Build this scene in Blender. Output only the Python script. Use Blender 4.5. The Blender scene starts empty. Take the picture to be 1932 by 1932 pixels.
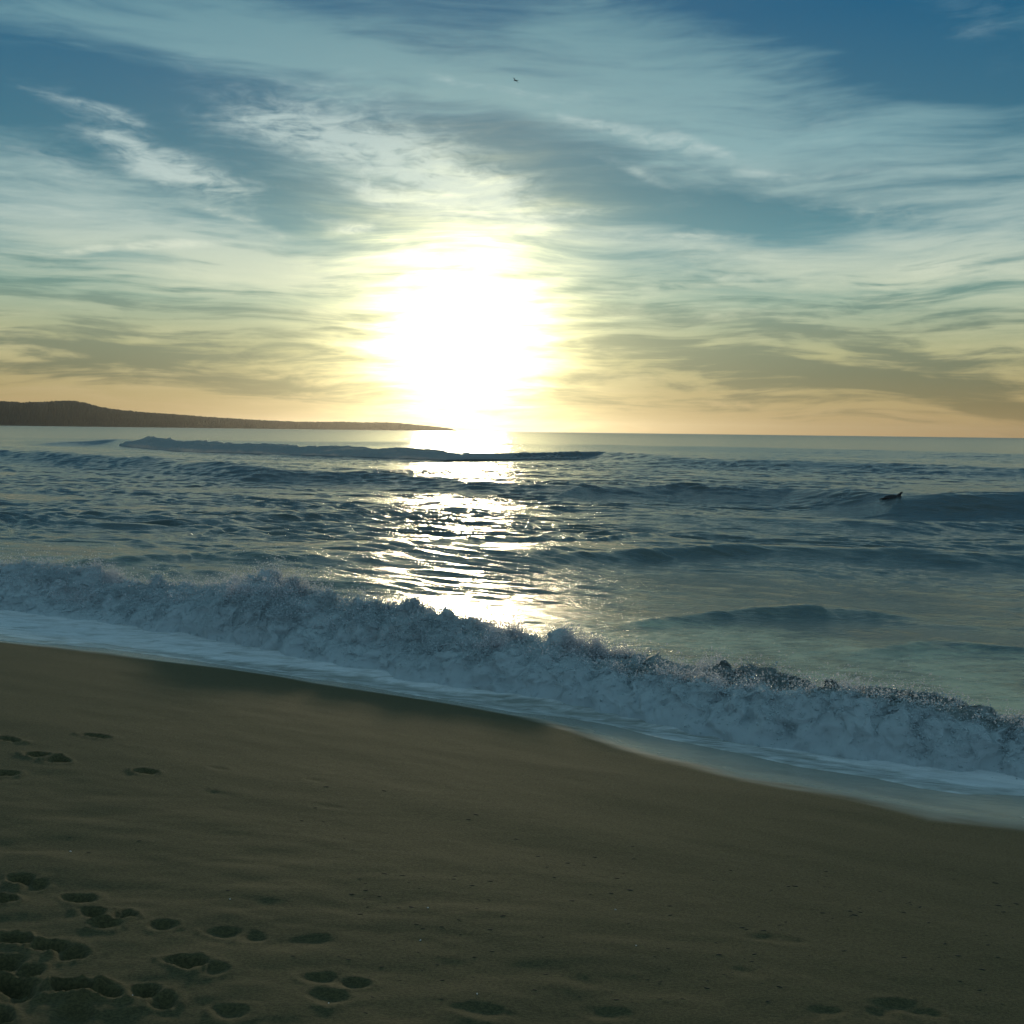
import bpy, math, random
import numpy as np
from mathutils import Vector, Matrix, Euler
R = math.radians
random.seed(7); rng = np.random.default_rng(7)
S = bpy.context.scene
COL = S.collection

# ------------------------------------------------------------------ camera
FOC = 1.072                      # focal length in frame widths
EYE = Vector((0, 0, 1.6))
PITCH, ROLL = 4.19, 0.71
cd = bpy.data.cameras.new('camera'); cam = bpy.data.objects.new('camera', cd); COL.objects.link(cam)
cd.sensor_width = 36; cd.sensor_fit = 'HORIZONTAL'; cd.lens = 36*FOC
cd.clip_start = .05; cd.clip_end = 80000
CM = Euler((R(90-PITCH), 0, 0)).to_matrix() @ Matrix.Rotation(R(ROLL), 3, 'Z')
cam.matrix_world = Matrix.Translation(EYE) @ CM.to_4x4()
S.camera = cam
CMn = np.array(CM)

def rays(px):                    # photo positions (in 1932ths of the frame) -> unit directions
    p = np.asarray(px, float)
    d = np.stack([(p[:, 0]/1932-.5)/FOC, -(p[:, 1]/1932-.5)/FOC, -np.ones(len(p))], 1)
    d = d @ CMn.T
    return d/np.linalg.norm(d, axis=1, keepdims=True)
def azel(px):
    d = rays([px])[0]
    return math.degrees(math.atan2(d[0], d[1])), math.degrees(math.asin(d[2]))

# ------------------------------------------------------------------ beach frame
NX, NY = math.sin(R(30)), math.cos(R(30))     # seaward
DX, DY = NY, -NX                               # along the shore, to the right
SL = -0.80                                     # sea level
def st(x, y): return x*DX+y*DY, x*NX+y*NY
def xy(s, t): return s*DX+t*NX, s*DY+t*NY
def sand_z(x, y):
    s, t = st(x, y)
    z = -.03*t - .0105*np.clip(t-1, 0, None)**2
    z = np.where(t < 0, -.03*np.clip(t, -40, 0)*.3, z)
    return np.maximum(z, -2.6)
def on_level(px, z):
    d = rays(px); k = (z-EYE.z)/d[:, 2]
    return d[:, 0]*k, d[:, 1]*k
def on_sand(px):
    d = rays(px); lo = np.zeros(len(d)); hi = np.full(len(d), 60.)
    for _ in range(40):
        m = (lo+hi)/2
        above = EYE.z+d[:, 2]*m > sand_z(d[:, 0]*m, d[:, 1]*m)
        lo = np.where(above, m, lo); hi = np.where(above, hi, m)
    return d[:, 0]*lo, d[:, 1]*lo, lo
def on_t(px, t):                 # where rays cross the upright plane t = const (t may be an array)
    d = rays(px); k = t/(d[:, 0]*NX+d[:, 1]*NY)
    return d[:, 0]*k, d[:, 1]*k, EYE.z+d[:, 2]*k

# ------------------------------------------------------------------ noise
_perm = np.random.default_rng(3).permutation(4096).astype(np.int64)
def _h(i, j, k): return _perm[(_perm[(_perm[i & 4095]+j) & 4095]+k) & 4095]
_val = (np.random.default_rng(4).random(4096)*2-1).astype(np.float32)
def vnoise(x, y, z=0.):
    x, y, z = np.broadcast_arrays(x, y, z)
    xi, yi, zi = np.floor(x).astype(np.int64), np.floor(y).astype(np.int64), np.floor(z).astype(np.int64)
    f = [(x-xi), (y-yi), (z-zi)]; f = [a*a*a*(a*(a*6-15)+10) for a in f]
    r = 0
    for a in (0, 1):
        for b in (0, 1):
            for c in (0, 1):
                w = (f[0] if a else 1-f[0])*(f[1] if b else 1-f[1])*(f[2] if c else 1-f[2])
                r = r + w*_val[_h(xi+a, yi+b, zi+c)]
    return r
def fbm(x, y, z=0., o=4, g=.5):
    r = 0; a = 1
    for i in range(o):
        r = r+a*vnoise(x*2**i+i*17.3, y*2**i+i*5.1, z*2**i+i*9.7); a *= g
    return r
def sstep(a, b, x):
    q = np.clip((x-a)/(b-a), 0, 1); return q*q*(3-2*q)

# ------------------------------------------------------------------ mesh helpers
def mesh_obj(name, V, F, mat, parent=None, smooth=True, attrs=None):
    V = np.ascontiguousarray(V, np.float32); F = np.ascontiguousarray(F, np.int32)
    me = bpy.data.meshes.new(name); n = F.shape[1]
    me.vertices.add(len(V)); me.vertices.foreach_set('co', V.ravel())
    me.loops.add(F.size); me.loops.foreach_set('vertex_index', F.ravel())
    me.polygons.add(len(F)); me.polygons.foreach_set('loop_start', np.arange(0, F.size, n, dtype=np.int32))
    me.polygons.foreach_set('use_smooth', np.full(len(F), smooth))
    me.update(calc_edges=True)
    for k, v in (attrs or {}).items():
        a = me.attributes.new(k, 'FLOAT', 'POINT'); a.data.foreach_set('value', np.ascontiguousarray(v, np.float32).ravel())
    me.materials.append(mat)
    o = bpy.data.objects.new(name, me); COL.objects.link(o); o.parent = parent
    return o
def grid_faces(nu, nv, wrap=False):
    i = np.arange(nu*nv).reshape(nu, nv)
    if wrap: i = np.concatenate([i, i[:, :1]], 1)
    return np.stack([i[:-1, :-1], i[1:, :-1], i[1:, 1:], i[:-1, 1:]], -1).reshape(-1, 4)
def tag(o, label=None, cat=None, group=None, kind=None):
    for k, v in (('label', label), ('category', cat), ('group', group), ('kind', kind)):
        if v: o[k] = v
    return o
def skin(name, rings, mat, parent=None, seg=12):     # closed tube: rings of (centre, up-radius, side-radius), frames along x
    V = []; 
    for (c, ru, rs) in rings:
        for k in range(seg):
            a = 2*math.pi*k/seg
            V.append((c[0], c[1]+rs*math.cos(a), c[2]+ru*math.sin(a)))
    F = [];n = len(rings)
    for i in range(n-1):
        for k in range(seg):
            F.append((i*seg+k, i*seg+(k+1) % seg, (i+1)*seg+(k+1) % seg, (i+1)*seg+k))
    return mesh_obj(name, V, F, mat, parent)

# ------------------------------------------------------------------ node helpers
class N:
    def __init__(s, tree, sock): s.t, s.s = tree, sock
    def _m(s, op, *a, clamp=False):
        n = s.t.nodes.new('ShaderNodeMath'); n.operation = op; n.use_clamp = clamp
        for i, v in enumerate((s,)+a):
            if isinstance(v, N): s.t.links.new(v.s, n.inputs[i])
            else: n.inputs[i].default_value = v
        return N(s.t, n.outputs[0])
    def __add__(s, o): return s._m('ADD', o)
    __radd__ = __add__
    def __sub__(s, o): return s._m('SUBTRACT', o)
    def __mul__(s, o): return s._m('MULTIPLY', o)
    __rmul__ = __mul__
    def __truediv__(s, o): return s._m('DIVIDE', o)
    def ma(s, a, b): return s._m('MULTIPLY_ADD', a, b)
    def exp(s): return s._m('EXPONENT')
    def pow(s, p): return s._m('POWER', p)
    def clamp(s): return s._m('ADD', 0., clamp=True)
    def step(s, a, b):
        n = s.t.nodes.new('ShaderNodeMapRange'); n.interpolation_type = 'SMOOTHSTEP'
        s.t.links.new(s.s, n.inputs[0]); n.inputs[1].default_value = a; n.inputs[2].default_value = b
        return N(s.t, n.outputs[0])
def L(t, a, b): t.links.new(a.s if isinstance(a, N) else a, b)
def vec(t, x, y, z=0.):
    n = t.nodes.new('ShaderNodeCombineXYZ')
    for i, v in enumerate((x, y, z)):
        if isinstance(v, N): t.links.new(v.s, n.inputs[i])
        else: n.inputs[i].default_value = v
    return n.outputs[0]
def noise(t, v, scale, detail=4, rough=.55, dist=0., color=False):
    n = t.nodes.new('ShaderNodeTexNoise'); n.inputs['Scale'].default_value = scale; n.inputs['Detail'].default_value = detail
    n.inputs['Roughness'].default_value = rough; n.inputs['Distortion'].default_value = dist
    if v is not None: L(t, v, n.inputs['Vector'])
    return n.outputs['Color'] if color else N(t, n.outputs['Fac'])
def mapping(t, v, loc=(0, 0, 0), rot=0., scale=(1, 1, 1), kind='POINT'):
    n = t.nodes.new('ShaderNodeMapping'); n.vector_type = kind
    n.inputs['Location'].default_value = loc; n.inputs['Rotation'].default_value = (0, 0, rot); n.inputs['Scale'].default_value = scale
    L(t, v, n.inputs['Vector']); return n.outputs[0]
def ramp(t, f, stops, interp='EASE'):
    n = t.nodes.new('ShaderNodeValToRGB'); e = n.color_ramp.elements; n.color_ramp.interpolation = interp
    while len(e) < len(stops): e.new(.5)
    for i, (p, c) in enumerate(stops): e[i].position = p; e[i].color = (*c, 1)
    L(t, f, n.inputs[0]); return n.outputs[0]
def mix(t, f, a, b, mode='MIX'):
    n = t.nodes.new('ShaderNodeMix'); n.data_type = 'RGBA'; n.blend_type = mode
    for i, v in ((0, f), (6, a), (7, b)):
        if isinstance(v, (N, bpy.types.NodeSocket)): L(t, v, n.inputs[i])
        elif isinstance(v, (int, float)): n.inputs[i].default_value = v
        else: n.inputs[i].default_value = (*v, 1)
    return n.outputs[2]
def new_mat(name):
    m = bpy.data.materials.new(name); m.use_nodes = True
    return m, m.node_tree, m.node_tree.nodes['Principled BSDF']
def bump(t, h, strength, dist, out, prev=None):
    n = t.nodes.new('ShaderNodeBump'); n.inputs['Strength'].default_value = strength; n.inputs['Distance'].default_value = dist
    L(t, h, n.inputs['Height'])
    if prev is not None: L(t, prev, n.inputs['Normal'])
    if out is not None: L(t, n.outputs[0], out)
    return n.outputs[0]
def pos(t): return t.nodes.new('ShaderNodeNewGeometry').outputs['Position']
def attr(t, name):
    n = t.nodes.new('ShaderNodeAttribute'); n.attribute_name = name; return N(t, n.outputs['Fac'])

# ------------------------------------------------------------------ sun
SAZ, SEL = azel((868, 634))
sl = bpy.data.lights.new('sun', 'SUN'); sl.energy = .62; sl.angle = R(3.9); sl.color = (1, .80, .50)
so = bpy.data.objects.new('sun', sl); COL.objects.link(so)
sd = Vector((math.sin(R(SAZ))*math.cos(R(SEL)), math.cos(R(SAZ))*math.cos(R(SEL)), math.sin(R(SEL))))
so.rotation_euler = sd.to_track_quat('Z', 'Y').to_euler(); so.location = sd*60
print('SUN', SAZ, SEL)

# ------------------------------------------------------------------ sky
W = bpy.data.worlds.new('World'); S.world = W; W.use_nodes = True
t = W.node_tree; bg = t.nodes['Background']
sky = t.nodes.new('ShaderNodeTexSky'); sky.sky_type = 'NISHITA'; sky.sun_disc = False
sky.sun_elevation = R(SEL); sky.sun_rotation = R(SAZ); sky.dust_density = .2; sky.ozone_density = 5; sky.air_density = 1.0
tc = t.nodes.new('ShaderNodeTexCoord').outputs['Generated']
sep = t.nodes.new('ShaderNodeSeparateXYZ'); L(t, tc, sep.inputs[0])
X, Y, Z = (N(t, o) for o in sep.outputs)
el = Z._m('ARCSINE')*57.29578
az = X._m('ARCTAN2', Y)*57.29578
dp = t.nodes.new('ShaderNodeVectorMath'); dp.operation = 'DOT_PRODUCT'; L(t, tc, dp.inputs[0]); dp.inputs[1].default_value = sd
cosg = N(t, dp.outputs['Value'])
gam = cosg._m('MINIMUM', .999999)._m('ARCCOSINE')*57.29578
ae = vec(t, az, el)
# warp so that cloud borders wander
wn = noise(t, mapping(t, ae, scale=(.10, .26, 1)), 1., 1.5, .4, color=True)
wv = t.nodes.new('ShaderNodeVectorMath'); wv.operation = 'MULTIPLY_ADD'
L(t, wn, wv.inputs[0]); wv.inputs[1].default_value = (6, 1.6, 0); wv.inputs[2].default_value = (0, 0, 0)
sb = t.nodes.new('ShaderNodeVectorMath'); sb.operation = 'ADD'; L(t, ae, sb.inputs[0]); L(t, wv.outputs[0], sb.inputs[1])
sc = t.nodes.new('ShaderNodeVectorMath'); sc.operation = 'SUBTRACT'; L(t, sb.outputs[0], sc.inputs[0]); sc.inputs[1].default_value = (3., .8, 0)
aw = aw0 = sc.outputs[0]
K = 57.29578/1932/FOC
def after(v, dep):                # same vector, evaluated after dep (keeps the shader's working set small)
    n = t.nodes.new('ShaderNodeVectorMath'); n.operation = 'MULTIPLY_ADD'
    L(t, dep, n.inputs[0]); n.inputs[1].default_value = (1e-9,)*3; L(t, v, n.inputs[2]); return n.outputs[0]
BUCK = (-6., 3., 8., 13., 19., 28.)
def rotv(v, ang):                # rotate the (az, el) plane once per streak direction
    return mapping(t, v, rot=R(ang))
def field(strokes, start=0., dep=None):
    acc = None
    for bk in BUCK:
        grp = [q for q in strokes if min(BUCK, key=lambda k: abs(k-q[4])) == bk]
        if not grp: continue
        base = aw0 if dep is None and acc is None else after(aw0, acc if acc is not None else dep)
        rv = rotv(base, bk); ca, sa = math.cos(R(bk)), math.sin(R(bk))
        for (x, y, a, b, ang, amp) in grp:
            u, v = azel((x, y)); ur, vr = u*ca-v*sa, u*sa+v*ca
            m = t.nodes.new('ShaderNodeVectorMath'); m.operation = 'MULTIPLY_ADD'; L(t, rv, m.inputs[0])
            m.inputs[1].default_value = (1/(a*K), 1/(b*K), 0); m.inputs[2].default_value = (-ur/(a*K), -vr/(b*K), 0)
            d = t.nodes.new('ShaderNodeVectorMath'); d.operation = 'DOT_PRODUCT'; L(t, m.outputs[0], d.inputs[0]); L(t, m.outputs[0], d.inputs[1])
            pw = t.nodes.new('ShaderNodeMath'); pw.operation = 'POWER'; pw.inputs[0].default_value = .36788; L(t, d.outputs['Value'], pw.inputs[1])
            acc = N(t, pw.outputs[0]).ma(amp, acc if acc is not None else start)
    return acc
# veil (broad, soft)
veil = field([
    (250, 40, 480, 75, 8, .75), (640, 110, 380, 60, 13, .55), (880, 170, 170, 22, 16, .30),
    (1150, 130, 300, 90, 12, .62), (1400, 190, 320, 90, 14, .36), (1750, 290, 330, 90, 14, .30), (1200, 250, 330, 40, 9, .35),
    (120, 330, 330, 70, 8, .45), (200, 450, 420, 55, 6, .55), (600, 500, 420, 50, 4, .55),
    (770, 310, 300, 75, 22, .40), (1450, 480, 500, 45, 6, .55), (1800, 460, 260, 70, 5, .65), (1350, 330, 300, 30, 8, .2),
    (0, 180, 360, 55, 8, -.85), (480, 195, 430, 42, 8, -.75), (1500, 390, 330, 26, 7, -.25), (1000, 360, 90, 60, 50, -.3), (850, 225, 260, 26, 12, -.3), (520, 370, 230, 40, 28, -.30), (1300, 410, 280, 36, 6, -.4),
    (1500, 30, 420, 40, 14, -.7), (1850, 130, 260, 50, 20, -.6), (230, 480, 130, 12, -1, -.45), (1500, 455, 160, 16, 8, -.25)], .20)
aw = after(aw0, veil)
n1 = noise(t, mapping(t, aw, rot=R(11), scale=(.07, .50, 1)), 1., 5, .60, .25)
n2 = noise(t, mapping(t, aw, rot=R(15), scale=(.20, 1.6, 1)), 1., 5, .62, .3)
veilD = (veil + el.step(20., 34.)*.65 + (n1-.5)*1.5 + (n2-.5)*1.15).step(0., 1.15)
# bright filaments
fil = field([
    (320, 300, 150, 34, 18, .85), (430, 340, 70, 12, 6, .3), (560, 240, 130, 25, 16, .50), (740, 290, 270, 75, 21, .75), (880, 360, 130, 48, 22, .75),
    (690, 350, 60, 20, 20, .35), (960, 440, 60, 20, 5, .3), (690, 428, 35, 10, -8, .8),
    (1150, 262, 130, 14, 13, .65), (1290, 275, 150, 13, 12, .55), (1200, 335, 70, 10, 20, .35), (1500, 325, 250, 9, 1, .35),
    (90, 300, 110, 30, 8, .4), (90, 390, 100, 12, 6, .35), (290, 462, 170, 7, -5, .8), (480, 410, 150, 10, 16, .35), (640, 415, 90, 10, 14, .25),
    (160, 195, 150, 12, 10, .35), (1880, 40, 90, 40, 28, .25), (1560, 235, 200, 40, 12, .2), (1050, 190, 160, 20, 3, .25), (870, 160, 120, 9, 16, .35),
    (1120, 395, 110, 8, -8, .45), (1250, 440, 240, 14, 4, .4), (1700, 400, 170, 20, 6, .35), (1800, 500, 140, 20, 8, .4), (1400, 520, 120, 14, 5, .4), (900, 560, 800, 30, 2, .3)], .02, veilD)
aw = after(aw0, fil)
n3 = noise(t, mapping(t, aw, rot=R(16), scale=(.26, 1.3, 1)), 1., 6, .62, .6)
n4 = noise(t, mapping(t, ae, rot=R(5), scale=(.8, 2.0, 1)), 1., 5, .60, .8)
filD = (fil*(n3*1.6+n4*1.6-.75) + (n3-.52)*.5).step(.06, .95)
# dark low streaks
low = field([
    (150, 655, 190, 22, 2, .75), (230, 625, 70, 13, 2, .5), (100, 700, 300, 28, 1, .5), (500, 650, 130, 24, 4, .35), (480, 700, 300, 32, 3, .40), (430, 592, 260, 12, 3, .55),
    (560, 740, 300, 30, 3, .35), (1150, 575, 170, 15, 0, .5), (1350, 610, 260, 26, 6, .45), (1700, 560, 230, 14, -4, .55), (1820, 600, 200, 20, 4, .45), (1250, 660, 200, 18, 4, .4),
    (1550, 640, 240, 20, 8, .35), (1500, 700, 260, 24, 6, .8), (1750, 742, 300, 24, 6, .85), (1650, 718, 200, 14, 6, .4), (1450, 725, 120, 14, 4, .5), (1150, 745, 260, 28, 3, .35),
    (1780, 690, 180, 20, 5, .35), (60, 530, 180, 15, 3, .5), (60, 560, 200, 14, 2, .4), (1250, 530, 300, 14, 2, .25), (1620, 660, 160, 22, 12, .35), (1080, 700, 130, 14, 3, .3),
    (900, 790, 1400, 22, 1, -.5), (350, 770, 300, 20, 2, -.3)], .06, filD)
aw = after(aw0, low)
n5 = noise(t, mapping(t, aw, rot=R(3), scale=(.13, 1.7, 1)), 1., 6, .60, .35)
n6 = noise(t, mapping(t, aw, rot=R(-8), scale=(.35, 1.7, 1)), 1., 4, .56, .5)
lowD = (low + (n5-.5)*3.2 + (n6-.5)*1.6).step(.0, .9) * el._m('MULTIPLY', -1.)._m('ADD', 11.5)._m('DIVIDE', 4., clamp=True)
e30 = (el/30.).clamp()
def stops(l): return [(e/30., c) for e, c in l]
clear = ramp(t, e30, stops([(0, (.46, .28, .12)), (2, (.42, .31, .125)), (4, (.43, .40, .18)), (6.5, (.30, .40, .28)), (9, (.11, .26, .27)), (12, (.055, .170, .200)),
                            (16, (.034, .132, .190)), (20, (.010, .098, .178)), (30, (.010, .065, .16))]), 'LINEAR')
cirr = ramp(t, e30, stops([(0, (.54, .33, .16)), (2, (.56, .42, .21)), (5, (.66, .62, .34)), (7, (.60, .64, .44)), (10, (.42, .52, .45)), (14, (.22, .375, .38)), (20, (.125, .27, .305)), (30, (.16, .27, .285))]), 'LINEAR')
brig = ramp(t, e30, stops([(0, (.6, .4, .2)), (5, (.80, .74, .44)), (8, (.72, .75, .56)), (12, (.52, .62, .56)), (20, (.30, .45, .48)), (30, (.2, .33, .38))]), 'LINEAR')
dark = ramp(t, e30, stops([(0, (.34, .22, .09)), (1.5, (.20, .15, .060)), (3, (.15, .145, .070)), (5, (.18, .21, .12)), (7, (.14, .25, .19)), (10, (.08, .22, .23)), (30, (.05, .15, .2))]), 'LINEAR')
c = mix(t, veilD, clear, cirr)
c = mix(t, lowD*.9, c, dark)
c = mix(t, filD*.85, c, brig)
# away from the sun the evening sky is dim and blue
back = ramp(t, e30, stops([(0, (.26, .27, .31)), (5, (.22, .28, .36)), (12, (.18, .27, .32)), (30, (.10, .20, .255))]), 'LINEAR')
c = mix(t, cosg.step(-.25, .80), back, c)
# physical sky underneath
c = mix(t, .86, mix(t, 1., sky.outputs[0], (.05, .082, .10), 'MULTIPLY'), c)
# sunlight spread by the thin cloud round the sun
ragged = (n5-.5)*6. + (n6-.5)*3. + (n1-.5)*3.
g2 = gam*1.0 + ragged*1.1
glow = ((g2*-.60+3.0).exp()*.72)._m('MINIMUM', 1.5) + (gam*-.13).exp()*.26
gl = t.nodes.new('ShaderNodeVectorMath'); gl.operation = 'SCALE'; gl.inputs[0].default_value = (1., .87, .42); L(t, glow, gl.inputs['Scale'])
core = (gam*-2.0+3.6).exp()
gc = t.nodes.new('ShaderNodeVectorMath'); gc.operation = 'SCALE'; gc.inputs[0].default_value = (1., .96, .80); L(t, core, gc.inputs['Scale'])
a1 = mix(t, 1., c, gl.outputs[0], 'ADD'); a2 = mix(t, 1., a1, gc.outputs[0], 'ADD')
SKYK = .12
ks = t.nodes.new('ShaderNodeVectorMath'); ks.operation = 'SCALE'; L(t, a2, ks.inputs[0]); ks.inputs['Scale'].default_value = 1/SKYK
L(t, ks.outputs[0], bg.inputs[0]); bg.inputs[1].default_value = SKYK
W.cycles.sampling_method = 'MANUAL'; W.cycles.sample_map_resolution = 512

# ------------------------------------------------------------------ materials
def water_material():
    m, t, p = new_mat('sea_water')
    P = pos(t)
    f = attr(t, 'foam')
    fn = noise(t, mapping(t, P, rot=R(30), scale=(1., 2.2, 1)), 3.0, 6, .62, .6)
    ff = (f*1.25 + (fn-.5)*1.5*f._m('MINIMUM', .5)*2.).step(.25, 1.05)
    cc = mix(t, ff, mix(t, attr(t, 'turbid_sheen'), (.014, .040, .044), (.058, .094, .078)), (.64, .60, .38))  # turbidity and pale sky reflection both put into the near water's colour
    L(t, cc, p.inputs['Base Color'])
    p.inputs['IOR'].default_value = 1.40; p.inputs['Specular IOR Level'].default_value = .8
    rr = ff.ma(.30, attr(t, 'rough')); L(t, rr, p.inputs['Roughness'])
    h1 = noise(t, mapping(t, P, rot=R(30), scale=(1., 1.9, 1)), 6., 6, .66, .5)
    h2 = noise(t, mapping(t, P, rot=R(10), scale=(1., 1.8, 1)), 1.1, 5, .65, .3)
    b = bump(t, h2, 1., .03, None)
    bump(t, h1, 1., .026, p.inputs['Normal'], b)
    return m
def foam_material(name, base, trans, rough=.6):
    m, t, p = new_mat(name)
    P = pos(t)
    n = noise(t, P, 22., 5, .6)
    p.inputs['Roughness'].default_value = rough; p.inputs['IOR'].default_value = 1.33
    f = attr(t, 'foam')
    cc = mix(t, ((n-.5)*.9+f).step(.1, .85), (.26, .31, .30), base)
    L(t, cc, p.inputs['Base Color'])
    b = bump(t, noise(t, P, 30., 4, .6), 1., .004, p.inputs['Normal'])
    tr = t.nodes.new('ShaderNodeBsdfTranslucent'); L(t, cc, tr.inputs[0])
    ms = t.nodes.new('ShaderNodeMixShader'); ms.inputs[0].default_value = trans
    L(t, p.outputs[0], ms.inputs[1]); L(t, tr.outputs[0], ms.inputs[2])
    L(t, ms.outputs[0], t.nodes['Material Output'].inputs[0])
    return m
def drop_material():
    m, t, p = new_mat('spray_drops')
    rf = t.nodes.new('ShaderNodeBsdfGlass'); rf.inputs['IOR'].default_value = 1.33; rf.inputs['Roughness'].default_value = .12
    tr = t.nodes.new('ShaderNodeBsdfTranslucent'); tr.inputs[0].default_value = (.95, .90, .92, 1)
    df = t.nodes.new('ShaderNodeBsdfDiffuse'); df.inputs[0].default_value = (.9, .9, .9, 1)
    m1 = t.nodes.new('ShaderNodeMixShader'); m1.inputs[0].default_value = .3; L(t, tr.outputs[0], m1.inputs[1]); L(t, df.outputs[0], m1.inputs[2])
    ms = t.nodes.new('ShaderNodeMixShader'); ms.inputs[0].default_value = .82
    L(t, rf.outputs[0], ms.inputs[1]); L(t, m1.outputs[0], ms.inputs[2])
    tp = t.nodes.new('ShaderNodeBsdfTransparent'); m3 = t.nodes.new('ShaderNodeMixShader'); m3.inputs[0].default_value = .55
    L(t, tp.outputs[0], m3.inputs[1]); L(t, ms.outputs[0], m3.inputs[2]); L(t, m3.outputs[0], t.nodes['Material Output'].inputs[0])
    t.nodes.remove(p)
    return m
def swash_material():
    m, t, p = new_mat('swash_film')
    P = pos(t)
    n = noise(t, mapping(t, P, rot=R(30), scale=(1, 2.5, 1)), 3., 6, .62, .6)
    c = mix(t, ((n-.5)*1.6+attr(t, 'foam')).step(.2, .9), (.30, .32, .28), (.86, .88, .88))
    L(t, c, p.inputs['Base Color']); p.inputs['IOR'].default_value = 1.33; p.inputs['Roughness'].default_value = .22
    bump(t, noise(t, mapping(t, P, rot=R(30), scale=(1, 2., 1)), 14., 5, .6), .7, .012, p.inputs['Normal'])
    return m
def sand_material():
    m, t, p = new_mat('beach_sand')
    P = pos(t)
    n = noise(t, mapping(t, P, rot=R(30), scale=(.5, 1.4, 1)), 1.3, 5, .6)
    g = noise(t, P, 420., 3, .7)
    w = attr(t, 'wet_sheen')
    wv = (w + (noise(t, mapping(t, P, rot=R(30), scale=(.6, 2., 1)), 5., 5, .6)-.5)*.35*w*4.*(w*-1.+1.)).clamp()
    c = mix(t, (n*.6+g*.6).clamp(), (.065, .056, .021), (.113, .094, .037))
    g2_ = noise(t, mapping(t, P, scale=(1, 1.6, 1)), 85., 3, .7)
    c = mix(t, g2_.step(.36, .64), mix(t, 1., c, (.72, .72, .72), 'MULTIPLY'), mix(t, 1., c, (1.28, 1.28, 1.28), 'MULTIPLY'))
    c = mix(t, wv, c, (.25, .245, .18))  # wet band made paler: its sky sheen is put into the base colour
    sp = noise(t, P, 900., 1, .5).step(.80, .83)
    c = mix(t, sp*.6, c, (.5, .48, .42))
    L(t, c, p.inputs['Base Color'])
    L(t, wv.ma(-.66, .88), p.inputs['Roughness'])
    L(t, wv.ma(1.0, .35), p.inputs['Specular IOR Level'])
    b = bump(t, noise(t, mapping(t, P, rot=R(30), scale=(.7, 1.5, 1)), 9., 6, .62), .35, .012, None)
    n2 = t.nodes.new('ShaderNodeBump'); n2.inputs['Distance'].default_value = .0022
    L(t, wv.ma(-.8, 1.), n2.inputs['Strength']); L(t, noise(t, P, 330., 3, .7), n2.inputs['Height']); L(t, b, n2.inputs['Normal']); L(t, n2.outputs[0], p.inputs['Normal'])
    return m
def simple(name, col, rough, nscale=0, amp=.3):
    m, t, p = new_mat(name); p.inputs['Roughness'].default_value = rough
    if nscale:
        n = noise(t, pos(t), nscale, 5, .65)
        L(t, mix(t, n, tuple(k*(1-amp) for k in col), tuple(min(1, k*(1+amp)) for k in col)), p.inputs['Base Color'])
    else: p.inputs['Base Color'].default_value = (*col, 1)
    return m
M_water = water_material()
M_foam = foam_material('wave_foam', (.74, .82, .84), .40)
M_ffoam = foam_material('far_foam', (.86, .86, .82), .6)
M_drop = drop_material()
M_swash = swash_material()
M_sand = sand_material()
M_hill = simple('wooded_hill', (.020, .024, .018), .95, .006, .6)

# ------------------------------------------------------------------ shoreline curves
def s_curve(x, y, val):           # sort by s
    s, tt = st(x, y); o = np.argsort(s); return s[o], np.asarray(val)[o] if val is not None else tt[o]
edge_px = [(0, 1208), (180, 1222), (350, 1245), (500, 1268), (650, 1289), (800, 1314), (880, 1328), (966, 1342), (1060, 1350), (1156, 1366), (1246, 1393), (1396, 1423), (1516, 1448), (1641, 1468), (1736, 1488), (1816, 1499), (1932, 1503)]
ex, ey, _ = on_sand(edge_px); es, et = s_curve(ex, ey, None)
wet_px = [(0, 1213), (500, 1274), (800, 1320), (966, 1350), (1060, 1378), (1160, 1412), (1266, 1442), (1400, 1474), (1600, 1510), (1750, 1548), (1932, 1566)]
wx, wy, _ = on_sand(wet_px); ws, wt = s_curve(wx, wy, None)
base_px = [(0, 1152), (150, 1168), (325, 1192), (450, 1215), (550, 1236), (650, 1255), (750, 1275), (850, 1294), (966, 1310), (1116, 1328), (1266, 1368), (1466, 1408), (1616, 1433), (1766, 1453), (1932, 1466)]
bx, by = on_level(base_px, SL+.03); bs, bt = s_curve(bx, by, None)
print('EDGE t', np.round(et, 2)); print('EDGE s', np.round(es, 2)); print('BASE t', np.round(bt, 2))
def tedge(s): return np.interp(s, es, et)
def tbase(s): return np.interp(s, bs, bt)

# ------------------------------------------------------------------ polar sheets
def fan(r0, r1, nr, half, nin, nout):
    a = np.concatenate([np.linspace(-half, half, nin, endpoint=False), np.linspace(half, 360-half, nout, endpoint=False)])
    a = np.radians(a)
    r = np.geomspace(r0, r1, nr) if np.isscalar(nr) else np.concatenate([np.geomspace(r0, nr[1], nr[0], endpoint=False), np.geomspace(nr[1], r1, nr[2])])
    A, Rr = np.meshgrid(a, r); return Rr*np.sin(A), Rr*np.cos(A), Rr

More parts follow.
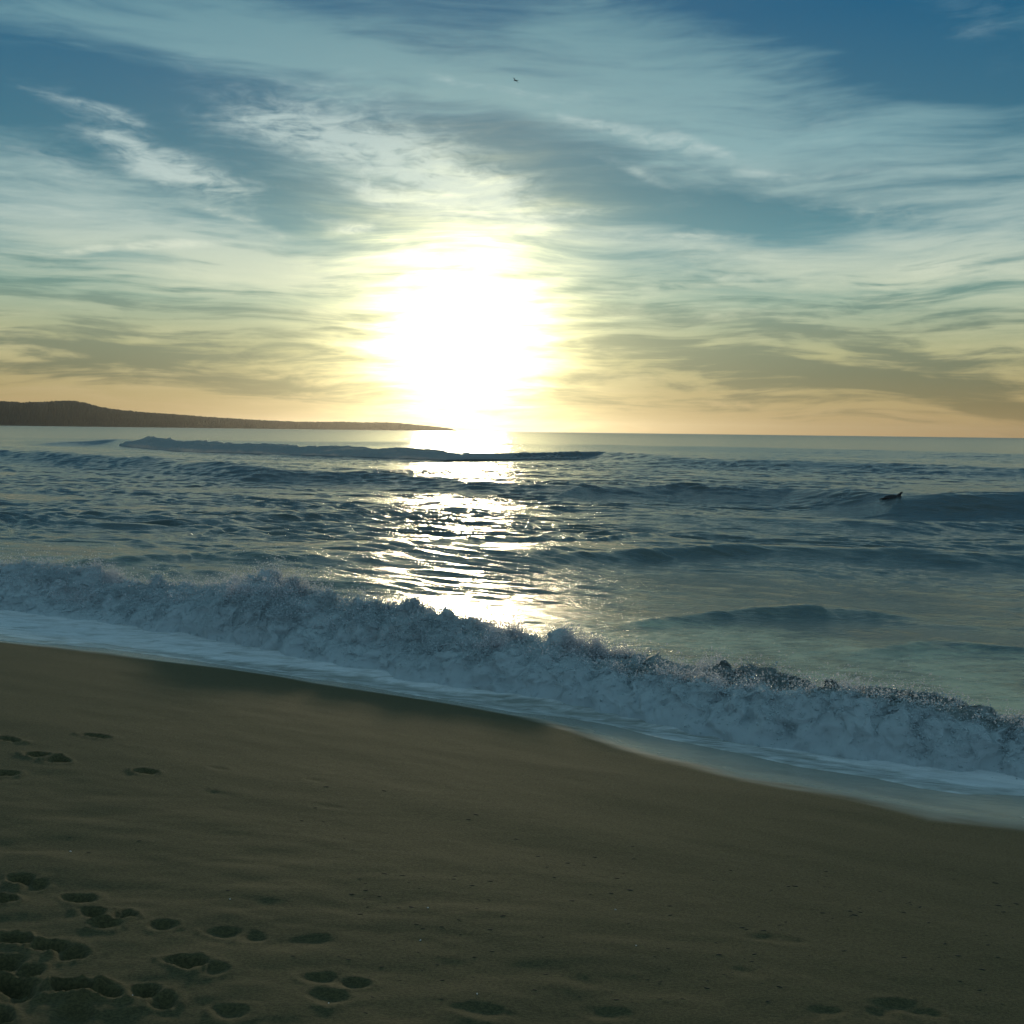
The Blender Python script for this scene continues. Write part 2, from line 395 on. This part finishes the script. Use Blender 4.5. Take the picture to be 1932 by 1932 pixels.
# sand with footprints
prints = [ # x, y, half width (px), kind strength
    (182, 1389, 27, 1.), (20, 1396, 26, 1.2), (72, 1422, 26, 1.5), (112, 1431, 22, 1.2), (8, 1452, 26, 1.1), (278, 1452, 22, 1.1), (410, 1446, 24, .35), (405, 1490, 26, .35),
    (595, 1468, 24, .3), (620, 1517, 30, .3), (42, 1651, 24, 1.), (70, 1661, 16, .6), (150, 1685, 30, 1.), (8, 1688, 22, 1.2), (178, 1715, 30, 1.1), (238, 1722, 22, 1.), (198, 1739, 28, .8),
    (312, 1740, 26, .7), (428, 1757, 34, .9), (478, 1766, 28, .6), (590, 1772, 40, .35), (30, 1768, 34, 1.6), (90, 1782, 34, 1.5), (140, 1796, 26, 1.),
    (15, 1814, 28, 1.), (62, 1830, 24, 1.), (352, 1814, 38, 1.), (405, 1828, 26, .8), (25, 1858, 50, 1.7), (42, 1880, 24, 1.), (140, 1862, 34, 2.2), (190, 1868, 34, 1.3), (275, 1866, 26, .9), (310, 1885, 24, .9),
    (435, 1907, 36, 1.), (0, 1922, 24, 1.3), (610, 1842, 38, .9), (665, 1852, 34, .9), (610, 1880, 34, .7), (640, 1884, 20, .5), (905, 1904, 46, .9), (145, 1910, 20, .5),
    (1440, 1770, 40, .75), (1495, 1776, 28, .5), (1400, 1833, 42, .6), (1110, 1853, 42, .5), (1140, 1906, 42, .6), (1545, 1910, 40, .8), (1690, 1898, 48, 1.1), (1745, 1912, 34, .8), (1660, 1912, 30, .9)]
print('sand...')
x, y, r = fan(.5, 45, 1050, 42, 1400, 160)
z = sand_z(x, y)
s, tt = st(x, y)
front = (y > 1) & (r < 30)
z = z + .012*fbm(s*.5, tt*1.2, o=3) + .0028*fbm(s*1.7, tt*4.0, 3.3, o=3)*sstep(9, 5, tt)
fade = sstep(4.6, 2.6, tt)         # trampled upper beach
z = z + fade*.010*fbm(x*2.2, y*4.5, 7.7, o=3)
hx, hy, hd = on_sand([(p[0], p[1]) for p in prints])
for i, (px, py, hw, k) in enumerate(prints):
    w = hw/1932/FOC*hd[i]*1.05
    ln = max(w, .05); wd = max(ln*.42, .042)
    ang = (random.random()-.5)*.6-.15
    dx, dy = x-hx[i], y-(hy[i]-wd*.35)
    m = (np.abs(dx) < 4*ln) & (np.abs(dy) < 4*ln) & front
    a, b = dx[m], dy[m]
    u = (a*math.cos(ang)+b*math.sin(ang)); v = (-a*math.sin(ang)+b*math.cos(ang))
    jag = .26*fbm(a*13+i*3.1, b*19, i*1.7, o=4)
    f = 1 if i % 2 else -1
    q = np.sqrt((u/(ln*.92))**2+(v/(wd*(1-.28*f*np.clip(u/ln, -1, 1))))**2+1e-9)+jag
    if px > 850: k *= .62
    pit = -(1-sstep(.15, 1.2, q))+.28*np.exp(-((q-.45)/.25)**2)*(v < 0)
    rim = .15*np.exp(-((q-1.4)/.38)**2)*(1+.8*fbm(a*30, b*30, i*2.2, o=2))
    z[m] += k*(.034 if px < 380 else .017)*(pit+rim)
z += .006*sstep(-3.4, -1.0, -y-x*.9)*sstep(1.2, .2, x+1.0)*np.where(front, fbm(x*9, y*14, 3.7, o=3), 0)*sstep(5.2, 3.8, r)
# wetness, which also carries the painted sky sheen
inner = tt - np.interp(s, ws, wt); span = np.clip(np.interp(s, es, et)-np.interp(s, ws, wt), .03, 9)
wet_sheen = sstep(-.15, .45, inner/np.clip(span, .12, 1.2)+.10*fbm(s*1.5, tt*5, 2.7, o=3)) * sstep(-.04, .08, inner+.02)
mesh_obj('beach', np.stack([x, y, z], -1).reshape(-1, 3), grid_faces(*x.shape, wrap=True), M_sand, attrs={'wet_sheen': wet_sheen})['kind'] = 'structure'
# wider ground under everything
xg, yg, rg = fan(40, 30000, 60, 60, 80, 60)
mesh_obj('ground', np.stack([xg, yg, sand_z(xg, yg)-.02], -1).reshape(-1, 3), grid_faces(*xg.shape, wrap=True), M_sand, attrs={'wet_sheen': xg*0})['kind'] = 'structure'

# ------------------------------------------------------------------ sea
print('sea...')
def px_ridge(pts):                 # (x, y, height) -> s, t of crest, height
    p = np.array(pts, float); d = rays(p[:, :2]); k = (SL+p[:, 2]-EYE.z)/d[:, 2]
    s, tt = st(d[:, 0]*k, d[:, 1]*k); o = np.argsort(s)
    return s[o], tt[o], p[o, 2]
swells = [  # crest pixels with height, front width, back width
    ([(-300, 842, .6), (0, 849, .62), (200, 860, .62), (350, 870, .6), (500, 884, .55), (700, 890, .5), (900, 903, .48), (1100, 911, .48), (1300, 914, .45), (1500, 923, .42), (1700, 934, .58), (1932, 927, .78), (2200, 930, .7)], 1.7, 4.),
    ([(-300, 826, .2), (0, 830, .35), (130, 832, .5), (240, 828, .85), (400, 838, .70), (600, 848, .58), (900, 855, .58), (1150, 853, .58), (1300, 865, .5), (1600, 873, .5), (1932, 884, .5), (2200, 890, .5)], 3.6, 9.),
    ([(-100, 822, .5), (500, 832, .5), (1000, 836, .6), (1500, 846, .6), (1932, 856, .6)], 8., 14.),
    ([(1050, 1060, .02), (1180, 1048, .08), (1280, 1036, .16), (1360, 1032, .17), (1480, 1040, .08), (1600, 1052, .02)], .55, .9),
    ([(1150, 1180, .01), (1280, 1162, .05), (1400, 1146, .10), (1520, 1142, .115), (1620, 1150, .07), (1750, 1165, .01)], .35, .7),
    ([(1380, 1045, .02), (1560, 1040, .13), (1760, 1040, .18), (1932, 1046, .18), (2100, 1050, .1)], .6, 1.0),
    ([(1600, 1230, .01), (1760, 1205, .09), (1860, 1208, .10), (2000, 1225, .08)], .30, .6),
    ([(-200, 960, .10), (200, 968, .10), (500, 975, .08), (800, 960, .08), (1100, 958, .10), (1400, 975, .16), (1700, 985, .2), (2000, 980, .2)], 1.3, 2.4),
    ([(350, 1044, .02), (600, 1036, .13), (850, 1032, .19), (1050, 1040, .15), (1250, 1056, .03)], 3.6, 3.),
    ([(500, 1030, .03), (750, 1036, .09), (1000, 1030, .08), (1200, 1010, .05), (1350, 1005, .02)], .6, 1.2),
    ([(-100, 1070, .05), (150, 1060, .07), (400, 1050, .07), (700, 1065, .04), (800, 1075, .0)], .5, .9)]
def swell_h(s, tt):
    H = np.zeros_like(s)
    for pts, wf, wb in swells:
        cs, ct, ch = px_ridge(pts)
        c = np.interp(s, cs, ct); h = np.interp(s, cs, ch)
        if len(pts) < 7:               # short humps end
            L0, L1 = cs[0], cs[-1]; h = h*sstep(L0-1.5*(wf+1), L0+.5, s)*sstep(L1+1.5*(wf+1), L1-.5, s)
        far = ct.mean()
        c = c+.25*wf*fbm(s/(8*wf), 0*s+3., far, o=3)
        q = tt-c
        P = np.where(q < 0, np.exp(-(np.abs(q)/wf)**1.6), np.exp(-(q/wb)**2))
        # trough in front of the crest
        H += h*(P*(1+.22*fbm(s/(2.5*wf), tt/(2.5*wf), far, o=2)) - .10*np.exp(-((q+2.0*wf)/(1.2*wf))**2))
    return H
x, y, r = fan(7.0, 26000, (1900, 150., 420), 36, 900, 130)
s, tt = st(x, y)
near = r < 900
h = np.zeros_like(x)
def chop(s, tt, r):
    H = np.zeros_like(s)
    g = np.random.default_rng(11)
    patch = sstep(-.55, .55, fbm(s*.11, tt*.30, 2.2, o=3))
    zone = .50+1.2*sstep(1.0, 5., s)-.34*np.exp(-((s+3.5)/4.5)**2)*sstep(26, 18, tt)+.35*sstep(-6, -14, s)
    patch2 = sstep(-.5, .5, fbm(s*.35, tt*.9, 8.2, o=2))
    calm = np.clip(sstep(10.0, 20., tt)*.65+.35+.55*sstep(.5, 4., s)*sstep(9.8, 11.5, tt), 0, 1)
    for lam, n in ((6., 8), (3.4, 9), (2.0, 10), (1.2, 12), (.7, 14), (.42, 14), (.26, 12), (.16, 10)):
        acc = np.zeros_like(s)
        for i in range(n):
            l = lam*(.75+.55*g.random()); th = g.normal(0, .32); ph = g.random()*6.28
            kx, ky = math.sin(th)*6.283/l, -math.cos(th)*6.283/l
            p = kx*s+ky*tt+ph+1.1*0
            acc += np.exp(.9*np.sin(p))-1.2
        acc /= math.sqrt(n)
        cell = np.where(r < 150, r*.0017, r*.0125)
        vis = sstep(.45, .18, cell/lam)          # finer than the sheet can carry: left to the material
        pt = np.maximum(patch if lam > .8 else patch2*.6+patch*.4, .75*sstep(.5, 4., s))
        H += acc*vis*lam*{6.: .0045, 3.4: .006, 2.: .009, 1.2: .013, .7: .030, .42: .036, .26: .038, .16: .030}[lam]*(.30+1.1*pt)*(zone if lam < 2.5 else 1.)*(1. if lam < 1. else .35+.65*sstep(55, 16, r))
    return H*calm
print('chop...')
hn = np.zeros_like(x)
sub = near
wob = .5*fbm(s[sub]*.4, tt[sub]*.4, 1., o=2)
hn[sub] = chop(s[sub]+wob, tt[sub]+wob*.6, r[sub])
hn[sub] += swell_h(s[sub], tt[sub])*sstep(900, 500, r[sub])
# breaking far wave handled as swell; raise water level smoothly
z = SL+hn*sstep(8.2, 9.6, tt)
z = np.where(tt < 8.2, SL-.05, z)
# milky aerated water behind the shore break, its paleness also painted sky reflection
fo = sstep(5.0, 0., tt-(tbase(s)+.8))*sstep(-12, -2, s)*.72 + .34*sstep(11., 1., tt-10)
fo = fo*sstep(-1.6, .7, fbm(s*.5, tt*1.1, 4.4, o=3)) + .10
fo = np.where(r < 60, fo, .0)
ro = np.clip(.045+.09*np.log10(np.clip(r/10, 1, None)), .045, .26)
mesh_obj('sea', np.stack([x, y, z], -1).reshape(-1, 3), grid_faces(*x.shape, wrap=True), M_water, attrs={'foam': fo, 'rough': ro, 'turbid_sheen': sstep(45, 10, r)})['kind'] = 'structure'

# ------------------------------------------------------------------ far breaker's foam
print('foam...')
cs, ct, ch = px_ridge(swells[1][0])
d = rays([(238, 830), (1270, 858)]); k = (SL+.8-EYE.z)/d[:, 2]; se, _ = st(d[:, 0]*k, d[:, 1]*k)
ns, nv = 2600, 46
sg = np.linspace(se.min()-1, se.max()+4, ns)
SG, VG = np.meshgrid(sg, np.linspace(0, 1, nv), indexing='ij')
c = np.interp(SG, cs, ct)+.25*2.6*fbm(SG/20.8, 0*SG+3., ct.mean(), o=3); hh = np.interp(SG, cs, ch)*(.6+.4*sstep(se.max()+4, se.max()-20, SG))
endf = sstep(se.min()-1, se.min()+3, SG)*sstep(se.max()+3, se.max()-22, SG)
prof_t = c+.15-VG*5.
prof_z = hh*np.exp(-(VG*5/3.6)**1.6)*1.0 + .20*endf + .16*endf*fbm(SG*.12, 0*SG, 9., o=3)*(1-VG) + .05*fbm(SG*.3, VG*2, 5, o=3)
nz = fbm(SG*1.1, VG*4, 2.1, o=4)
prof_z = prof_z*(1.0*endf+.0) + endf*(.10*nz+.07*np.abs(fbm(SG*3, VG*9, 1.1, o=4))) - (1-endf)*.6
prof_z -= .6*sstep(.86, 1., VG)
X_, Y_ = xy(SG, prof_t+.12*endf*fbm(SG*1.3, VG*5, 8.1, o=3))
tag(mesh_obj('breaker_foam', np.stack([X_, Y_, SL+prof_z], -1).reshape(-1, 3), grid_faces(ns, nv), M_ffoam, attrs={'foam': .8+0*SG}), 'line of white foam tumbling down the breaker far out below the headland', 'foam', kind='stuff')

# ------------------------------------------------------------------ shore break
A_px = [(-260, 1052), (0, 1064), (75, 1064), (130, 1072), (210, 1089), (270, 1100), (325, 1109), (415, 1104), (468, 1102), (485, 1093), (515, 1087), (540, 1100), (570, 1113), (625, 1124), (655, 1144), (700, 1137), (740, 1134), (780, 1149), (850, 1164), (925, 1184), (966, 1194), (1016, 1212),
        (1066, 1210), (1131, 1234), (1226, 1240), (1316, 1264), (1416, 1258), (1491, 1279), (1566, 1297), (1691, 1303), (1816, 1328), (1932, 1358), (2100, 1385)]
B_px = [(-260, 1085), (0, 1100), (200, 1140), (400, 1130), (520, 1110), (600, 1180), (680, 1205), (760, 1205), (860, 1222), (966, 1226), (1060, 1236), (1160, 1255), (1266, 1276), (1416, 1292), (1516, 1300), (1600, 1304), (1666, 1314), (1766, 1338), (1841, 1346), (1932, 1368), (2100, 1400)]
def crest(pts, off):
    p = np.array(pts, float); T = np.full(len(p), 9.9)
    for _ in range(6):
        cx, cy, cz = on_t(p, T); s_, _t = st(cx, cy); T = tbase(s_)+off
    o = np.argsort(s_); return s_[o], cz[o]-SL
As, Ah = crest(A_px, .95); Bs, Bh = crest(B_px, .45)
print('A', np.round(np.c_[As, Ah], 2).tolist()); print('B', np.round(np.c_[Bs, Bh], 2).tolist())
ns, nv = 2300, 250
sg = np.linspace(-19, 8.5, ns); ug = np.linspace(-.35, 2.7, nv)
SG, UG = np.meshgrid(sg, ug, indexing='ij')
TB = tbase(SG)
lump = fbm(SG*1.6, UG*1.4, 1.5, o=4)
ha = np.interp(SG, As, Ah)-.035-.03*sstep(0, 3, SG); hb = np.interp(SG, Bs, Bh)-.03-.02*sstep(0, 3, SG)
ua = .95+.14*lump; ub = .45+.10*fbm(SG*2., UG*0, 4.5, o=3)
def pr(q, wf, wb): return np.where(q < 0, np.clip(1-(q/wf)**2, 0, 1)**.8, np.exp(-(q/wb)**2))
za = ha*pr(UG-ua, .85, .55); zb = hb*pr(UG-ub, .50, .35)
Zf = np.maximum(za, zb)+.0
ff = sstep(-.35, .15, UG)*sstep(2.5, 1.2, UG)
billow = np.abs(fbm(SG*5.5, UG*2.4, Zf*1.5, o=4))
fine = fbm(SG*22, UG*22, Zf*22, o=3)
Zf = Zf + ff*(.075*(.45-billow)+.05*(.35-np.abs(fbm(SG*2.1, UG*2.6, 3.9, o=2)))+.018*fine)*np.clip(Zf/.25, .15, 1)
Zf += ff*np.exp(-((UG-ua)/.12)**2)*.16*np.clip(fbm(SG*5.5, UG*3, 2.2, o=3)-.1, 0, 1)*sstep(.1, .4, Zf)
Zf -= .10*sstep(1.9, 2.7, UG) + .05*sstep(0., -.35, UG)
XD = .05*fbm(SG*7, UG*7, Zf*7+3, o=3)*ff; TD = -.07*np.clip(Zf, 0, .5)*sstep(.2, .9, UG)*2+.07*fbm(SG*7+9, UG*7, Zf*7+31, o=3)*ff
X_, Y_ = xy(SG+XD, TB+UG+TD); Zw = SL+.005+Zf
mid = sstep(-5.4, -3.6, SG)*sstep(1.0, -1.2, SG)*sstep(.25, .55, UG)
fa = np.clip(.92-.85*mid-(.55-.30*sstep(0, 3, SG))*sstep(.9, 1.6, UG)+.45*fbm(SG*1.3, UG*1.3, 6.1, o=3)*sstep(.3, 1., UG), 0, 1)
Vw = np.stack([X_, Y_, Zw], -1)
tag(mesh_obj('shore_break', Vw.reshape(-1, 3), grid_faces(ns, nv), M_foam, attrs={'foam': fa}), 'tumbling white foam wave breaking just off the sand', 'wave foam', kind='stuff')
# clots and drops of foam thrown up over it
du = np.gradient(Vw, axis=0); dv = np.gradient(Vw, axis=1); Nn = np.cross(du, dv); Nn /= np.linalg.norm(Nn, axis=2, keepdims=True)+1e-9; Nn *= np.sign(Nn[..., 2:3])
def scatter(name, n, wfun, rad, lift, up, mat, label):
    W_ = wfun.ravel().copy(); W_[~np.isfinite(W_)] = 0; W_ /= W_.sum()
    idx = rng.choice(len(W_), n, p=W_)
    P = Vw.reshape(-1, 3)[idx]+Nn.reshape(-1, 3)[idx]*rng.exponential(lift, n)[:, None]
    P[:, 2] += rng.exponential(up, n)*np.clip((Zw.ravel()[idx]-SL)*2.2, .1, 1)
    P += rng.normal(0, .012, P.shape)
    rr = rng.lognormal(math.log(rad), .45, n)
    O = np.array([(1, 0, 0), (-1, 0, 0), (0, 1, 0), (0, -1, 0), (0, 0, 1), (0, 0, -1)], float)
    FO = np.array([(0, 2, 4), (2, 1, 4), (1, 3, 4), (3, 0, 4), (2, 0, 5), (1, 2, 5), (3, 1, 5), (0, 3, 5)])
    th = rng.random(n)*6.28; c_, s_ = np.cos(th), np.sin(th)
    q = O[None]*rr[:, None, None]*rng.uniform(.85, 1.15, (n, 6, 1))
    q2 = q.copy(); q2[..., 0] = q[..., 0]*c_[:, None]-q[..., 2]*s_[:, None]; q2[..., 2] = q[..., 0]*s_[:, None]+q[..., 2]*c_[:, None]
    V = (q2+P[:, None]).reshape(-1, 3); F = (FO[None]+6*np.arange(n)[:, None, None]).reshape(-1, 3)
    return tag(mesh_obj(name, V, F, mat, attrs={'foam': np.full(len(V), .9)}), label[0], label[1], kind='stuff')
clump = sstep(-.1, .7, fbm(SG*3, UG*3, 9.9, o=3)); clump2 = sstep(-.2, .6, fbm(SG*1.1, UG*0, 5.9, o=3))
crw = np.exp(-((UG-ua)/.16)**2)*np.clip(ha, .05, 1)+.8*np.exp(-((UG-ub)/.12)**2)*np.clip(hb, .05, 1)
scatter('foam_clots', 260000, ff*(1-.85*mid)*sstep(1.7, 1.1, UG)*(.25+clump)*(np.clip(Zf, 0, 1)+.05), .0042, .009, .006, M_foam, ('small clots of foam covering the front of the shore wave', 'foam clots'))
scatter('spray', 80000, crw*(.06+clump*clump2)*1.0, .0044, .022, .05, M_drop, ('glittering spray flung up along the top of the shore wave', 'spray'))

# ------------------------------------------------------------------ swash film running up the sand
ns, nv = 1500, 110
sg = np.linspace(-19, 9, ns); SG, VG = np.meshgrid(sg, np.linspace(0, 1, nv), indexing='ij')
TE = tedge(SG)+.02*fbm(SG*1.3, SG*0, 2., o=3); TI = tbase(SG)+.5
TT = TE+(TI-TE)*VG
xs, ys = xy(SG, TT)
th = .007*np.clip(1-(1-np.clip((TT-TE)/.05, 0, 1))**2, 0, 1)**.5
zs = np.maximum(sand_z(xs, ys)+.012*fbm(SG*.5, TT*1.2, o=3)+.0028*fbm(SG*1.7, TT*4.0, 3.3, o=3)*sstep(9, 5, TT), SL+.02*sstep(0, .6, TT-TE))+th
lobe = sstep(.0, .10, (TT-TE)-(.30+.22*fbm(SG*.45, SG*0, 7., o=3)))
zs = zs + .008*lobe + .006*fbm(SG*2.5, TT*7, 5.5, o=3)*sstep(.1, .5, TT-TE)
fo = .45+.30*lobe+.15*sstep(-5, 3, SG)
mesh_obj('shallow_water', np.stack([xs, ys, zs], -1).reshape(-1, 3), grid_faces(ns, nv), M_swash, attrs={'foam': fo})['kind'] = 'structure'

# ------------------------------------------------------------------ headland
print('hill...')
hp = np.array([(-700, 740), (-400, 748), (-150, 752), (0, 757), (40, 760), (80, 759), (110, 757), (140, 757), (165, 762), (185, 768), (215, 773), (260, 778), (320, 782), (400, 788), (480, 793), (560, 797), (640, 797), (700, 798), (740, 798), (790, 803), (820, 806), (845, 809), (870, 814), (890, 818)], float)
DH = 9000.
d = rays(hp); aa = np.arctan2(d[:, 0], d[:, 1]); hz = EYE.z+DH*d[:, 2]/np.hypot(d[:, 0], d[:, 1])-SL
na, nd = 2600, 40
AG, DG = np.meshgrid(np.linspace(aa[0], aa[-1], na), np.linspace(-1, 1, nd), indexing='ij')
H0 = np.interp(AG, aa, hz)
prf = np.where(DG < 0, sstep(-1.02, 0, DG)**.8, 1-sstep(0, 1, DG)*1.1)
rr = DH+DG*(700+0*DG)
tree = 5.5*fbm(AG*1500, DG*45, 1., o=4)+1.5
zz = H0*prf+tree*sstep(0, .12, prf)*sstep(4, 16, H0)*1.3-3*(1-sstep(0, .03, prf))
o = mesh_obj('headland', np.stack([rr*np.sin(AG), rr*np.cos(AG), SL+zz], -1).reshape(-1, 3), grid_faces(na, nd), M_hill); o['kind'] = 'structure'

# ------------------------------------------------------------------ gull
M_gull = simple('gull_plumage', (.16, .16, .15), .8, 30, .3); M_dark = simple('dark_feathers', (.04, .04, .04), .7)
M_beak = simple('beak_horn', (.5, .35, .08), .5)
def gull(px, dist, yaw, bank, label):
    g = bpy.data.objects.new('gull', None); COL.objects.link(g)
    skin('body', [((-.24, 0, .0), .004, .004), ((-.20, 0, .0), .03, .035), ((-.08, 0, 0), .06, .065), ((.04, 0, 0), .065, .07), ((.13, 0, .01), .045, .045), ((.18, 0, .02), .036, .034), ((.225, 0, .022), .034, .032), ((.255, 0, .018), .018, .018), ((.262, 0, .017), .002, .002)], M_gull, g)
    skin('beak', [((.25, 0, .018), .012, .010), ((.29, 0, .014), .008, .006), ((.31, 0, .006), .002, .002)], M_beak, g, 8)
    skin('tail', [((-.18, 0, 0), .012, .03), ((-.26, 0, 0), .006, .06), ((-.34, 0, 0), .003, .075), ((-.345, 0, 0), .001, .07)], M_dark, g, 8)
    for sgn in (-1, 1):
        V = []; F = []; n = 12
        for i in range(n+1):
            f = i/n; yy = sgn*(.04+.58*f); zc = .03+.10*math.sin(min(f*1.9, 1.57))-.16*max(0, f-.42)**1.3
            xc = .05-.30*max(0, f-.45)**1.3+.05*math.sin(f*3.1); ch = (.15*(1-f)**.55*(1-.1*f)+.008)
            for (cx, cz) in ((.45, 0), (.25, .012), (-.1, .010), (-.55, -.002), (-.1, -.004), (.25, -.006)):
                V.append((xc+cx*ch, yy, zc+cz*(1-f*.7)))
            if i:
                b = (i-1)*6
                for k in range(6): F.append((b+k, b+(k+1) % 6, b+6+(k+1) % 6, b+6+k))
        mesh_obj('wing', V, F, M_gull, g)
    d = rays([px])[0]; g.location = EYE+Vector(d*dist); g.rotation_euler = (R(bank), R(-4), R(yaw))
    return tag(g, label, 'bird')
gull((973, 152), 140, 150, 14, 'dark gull gliding high in the blue above the sun')

# ------------------------------------------------------------------ dolphin in the swell
M_dol = simple('wet_dolphin_skin', (.012, .014, .016), .25)
dx_, dy_ = on_level([(1694, 950)], SL+.32)
dol = bpy.data.objects.new('dolphin', None); COL.objects.link(dol)
n = 26; rings = []
for i in range(n+1):
    f = i/n; xx = 1.15-2.3*f
    rad = .21*math.sin(math.pi*min(1, f*1.02)**.72)**.75 if 0 < f < .98 else .01
    if f < .12: rad = .035+.5*f*f*2+.25*max(0, f-.05)
    rings.append(((xx, 0, .06-.16*(xx)**2), max(rad, .012), max(rad*.9, .010)))
skin('body', rings, M_dol, dol, 16)
V = []; F = []; m_ = 10
for i in range(m_+1):
    f = i/m_; zz_ = .20+.30*f; c0 = .20-.34*f**1.15; c1 = -.16-.09*f-.10*math.sin(f*3.14)*-1*.6; th_ = .025*(1-f)+.004
    if f == 1: c1 = c0-.02
    for (cx, cy) in ((c0, 0), ((c0*.6+c1*.4), th_), (c1, 0), ((c0*.6+c1*.4), -th_)): V.append((cx, cy, zz_))
    if i:
        b = (i-1)*4
        for k in range(4): F.append((b+k, b+(k+1) % 4, b+4+(k+1) % 4, b+4+k))
mesh_obj('dorsal_fin', V, F, M_dol, dol)
for sg_ in (-1, 1):
    mesh_obj('tail_fluke', [(-1.05, 0, -.10), (-1.18, sg_*.05, -.13), (-1.36, sg_*.27, -.19), (-1.33, sg_*.10, -.18), (-1.24, 0, -.15), (-1.12, sg_*.05, -.16)], [(0, 1, 5, 4), (1, 2, 3, 5), (5, 3, 4, 0)], M_dol, dol)
dol.location = (dx_[0], dy_[0], SL); dol.rotation_euler = (0, R(-8), R(140)); dol.scale = (.5, .45, .55)
tag(dol, 'small dark finned back showing in the face of the dark swell at the right', 'dolphin')

# ------------------------------------------------------------------ dark specks standing in for shaded pits in the sand
M_speck = simple('pit_shade', (.018, .017, .014), .7, 80, .4); M_shell = simple('shell', (.85, .83, .78), .35)
def speck_mesh(seed):
    g = random.Random(seed); V = []; F = []; sg_, rg_ = 8, 5
    for i in range(rg_+1):
        a = math.pi*i/rg_
        for k in range(sg_):
            b = 6.283*k/sg_; q = .8+.4*g.random()
            V.append((math.sin(a)*math.cos(b)*q, math.sin(a)*math.sin(b)*q*.6, math.cos(a)*.38))
            if i < rg_: F.append((i*sg_+k, i*sg_+(k+1) % sg_, (i+1)*sg_+(k+1) % sg_, (i+1)*sg_+k))
    return V, F
pm = []
for i in range(5):
    o = mesh_obj('speck', *speck_mesh(i), M_speck); pm.append(o.data); bpy.data.objects.remove(o)
zones = [((640, 966), (1650, 1830), 46), ((560, 900), (1480, 1600), 8), ((966, 1250), (1570, 1900), 34), ((1250, 1950), (1640, 1800), 50), ((1250, 1900), (1800, 1925), 26), ((500, 900), (1800, 1925), 12), ((60, 500), (1560, 1700), 6)]
pp = [(g0+random.random()*(g1-g0), h0+random.random()*(h1-h0)) for (g0, g1), (h0, h1), n_ in zones for _ in range(n_)]
pp += [(1716, 1703), (1718, 1708), (1710, 1705), (1400, 1752), (1408, 1755), (1440, 1758), (1470, 1746), (1555, 1672), (1565, 1674), (1500, 1671)]
qx, qy, qd = on_sand(pp)
for i in range(len(pp)):
    o = bpy.data.objects.new('speck', random.choice(pm)); COL.objects.link(o)
    k = qd[i]*.0008*random.uniform(.5, 1.4)
    o.scale = (k*2.4, k, k*.8); o.rotation_euler = (0, 0, random.uniform(-.5, .5))
    s_, t_ = st(qx[i], qy[i])
    o.location = (qx[i], qy[i], 0)
    tag(o, 'tiny dark pebble standing in for a shaded pit in the smooth brown sand', 'speck', 'small dark specks for shaded pits scattered over the sand')
    o['fit'] = 1
sp = [(133, 1597), (620, 1896), (250, 1878), (807, 1718), (793, 1776), (900, 1879), (1161, 1718), (1200, 1790), (434, 1697)]
kx, ky, kd = on_sand(sp)
shl = []
for i in range(len(sp)):
    o = bpy.data.objects.new('shell_fragment', pm[i % 5].copy()); o.data.materials[0] = M_shell; COL.objects.link(o)
    k = kd[i]*.0009; o.scale = (k, k, k*1.6); o.location = (kx[i], ky[i], 0); o.rotation_euler = (.4, .3, i); o['fit'] = 1
    tag(o, 'tiny white shell fragment glinting on the sand', 'shell', 'white shell fragments on the sand')
# seat them on the modelled sand
beach = bpy.data.objects['beach']
bpy.context.view_layer.update()
dgv = bpy.context.evaluated_depsgraph_get(); be = beach.evaluated_get(dgv)
se_ = bpy.data.objects['sea'].evaluated_get(dgv)
ok, loc, nrm, _ = se_.ray_cast(Vector((dol.location.x, dol.location.y, 5)), Vector((0, 0, -1)))
dol.location.z = loc.z-.10
for o in list(COL.objects):
    if o.get('fit'):
        ok, loc, nrm, _ = be.ray_cast(Vector((o.location.x, o.location.y, 3)), Vector((0, 0, -1)))
        if ok: o.location.z = loc.z+.1*o.scale.z
        del o['fit']

# ------------------------------------------------------------------ air
HAZE = 1.3e-5
if HAZE:
    hb_ = 22000.
    m = bpy.data.materials.new('sea_air'); m.use_nodes = True; tt_ = m.node_tree; tt_.nodes.remove(tt_.nodes['Principled BSDF'])
    v = tt_.nodes.new('ShaderNodeVolumePrincipled'); v.inputs['Color'].default_value = (.95, .93, .88, 1); v.inputs['Density'].default_value = HAZE; v.inputs['Anisotropy'].default_value = .85
    tt_.links.new(v.outputs[0], tt_.nodes['Material Output'].inputs['Volume'])
    me = bpy.data.meshes.new('haze'); z0, z1 = -4., 260.
    me.from_pydata([(a*31000, b*31000, c_) for c_ in (z0, z1) for a, b in ((-1, -1), (1, -1), (1, 1), (-1, 1))], [],
                   [(3, 2, 1, 0), (4, 5, 6, 7), (0, 1, 5, 4), (1, 2, 6, 5), (2, 3, 7, 6), (3, 0, 4, 7)])
    me.materials.append(m); o = bpy.data.objects.new('haze', me); COL.objects.link(o); o['kind'] = 'stuff'; o['label'] = 'thin golden sea haze lying over the water'

# ------------------------------------------------------------------ view
S.view_settings.view_transform = 'Standard'; S.view_settings.look = 'None'; S.view_settings.exposure = .17; S.view_settings.gamma = 1
S.render.engine = 'CYCLES'
cy = S.cycles; cy.max_bounces = 5; cy.diffuse_bounces = 2; cy.glossy_bounces = 3; cy.transmission_bounces = 3; cy.volume_bounces = 0; cy.transparent_max_bounces = 10
cy.sample_clamp_indirect = 4; cy.use_denoising = True; cy.use_adaptive_sampling = True; cy.adaptive_threshold = .015; cy.adaptive_min_samples = 16
print('done')
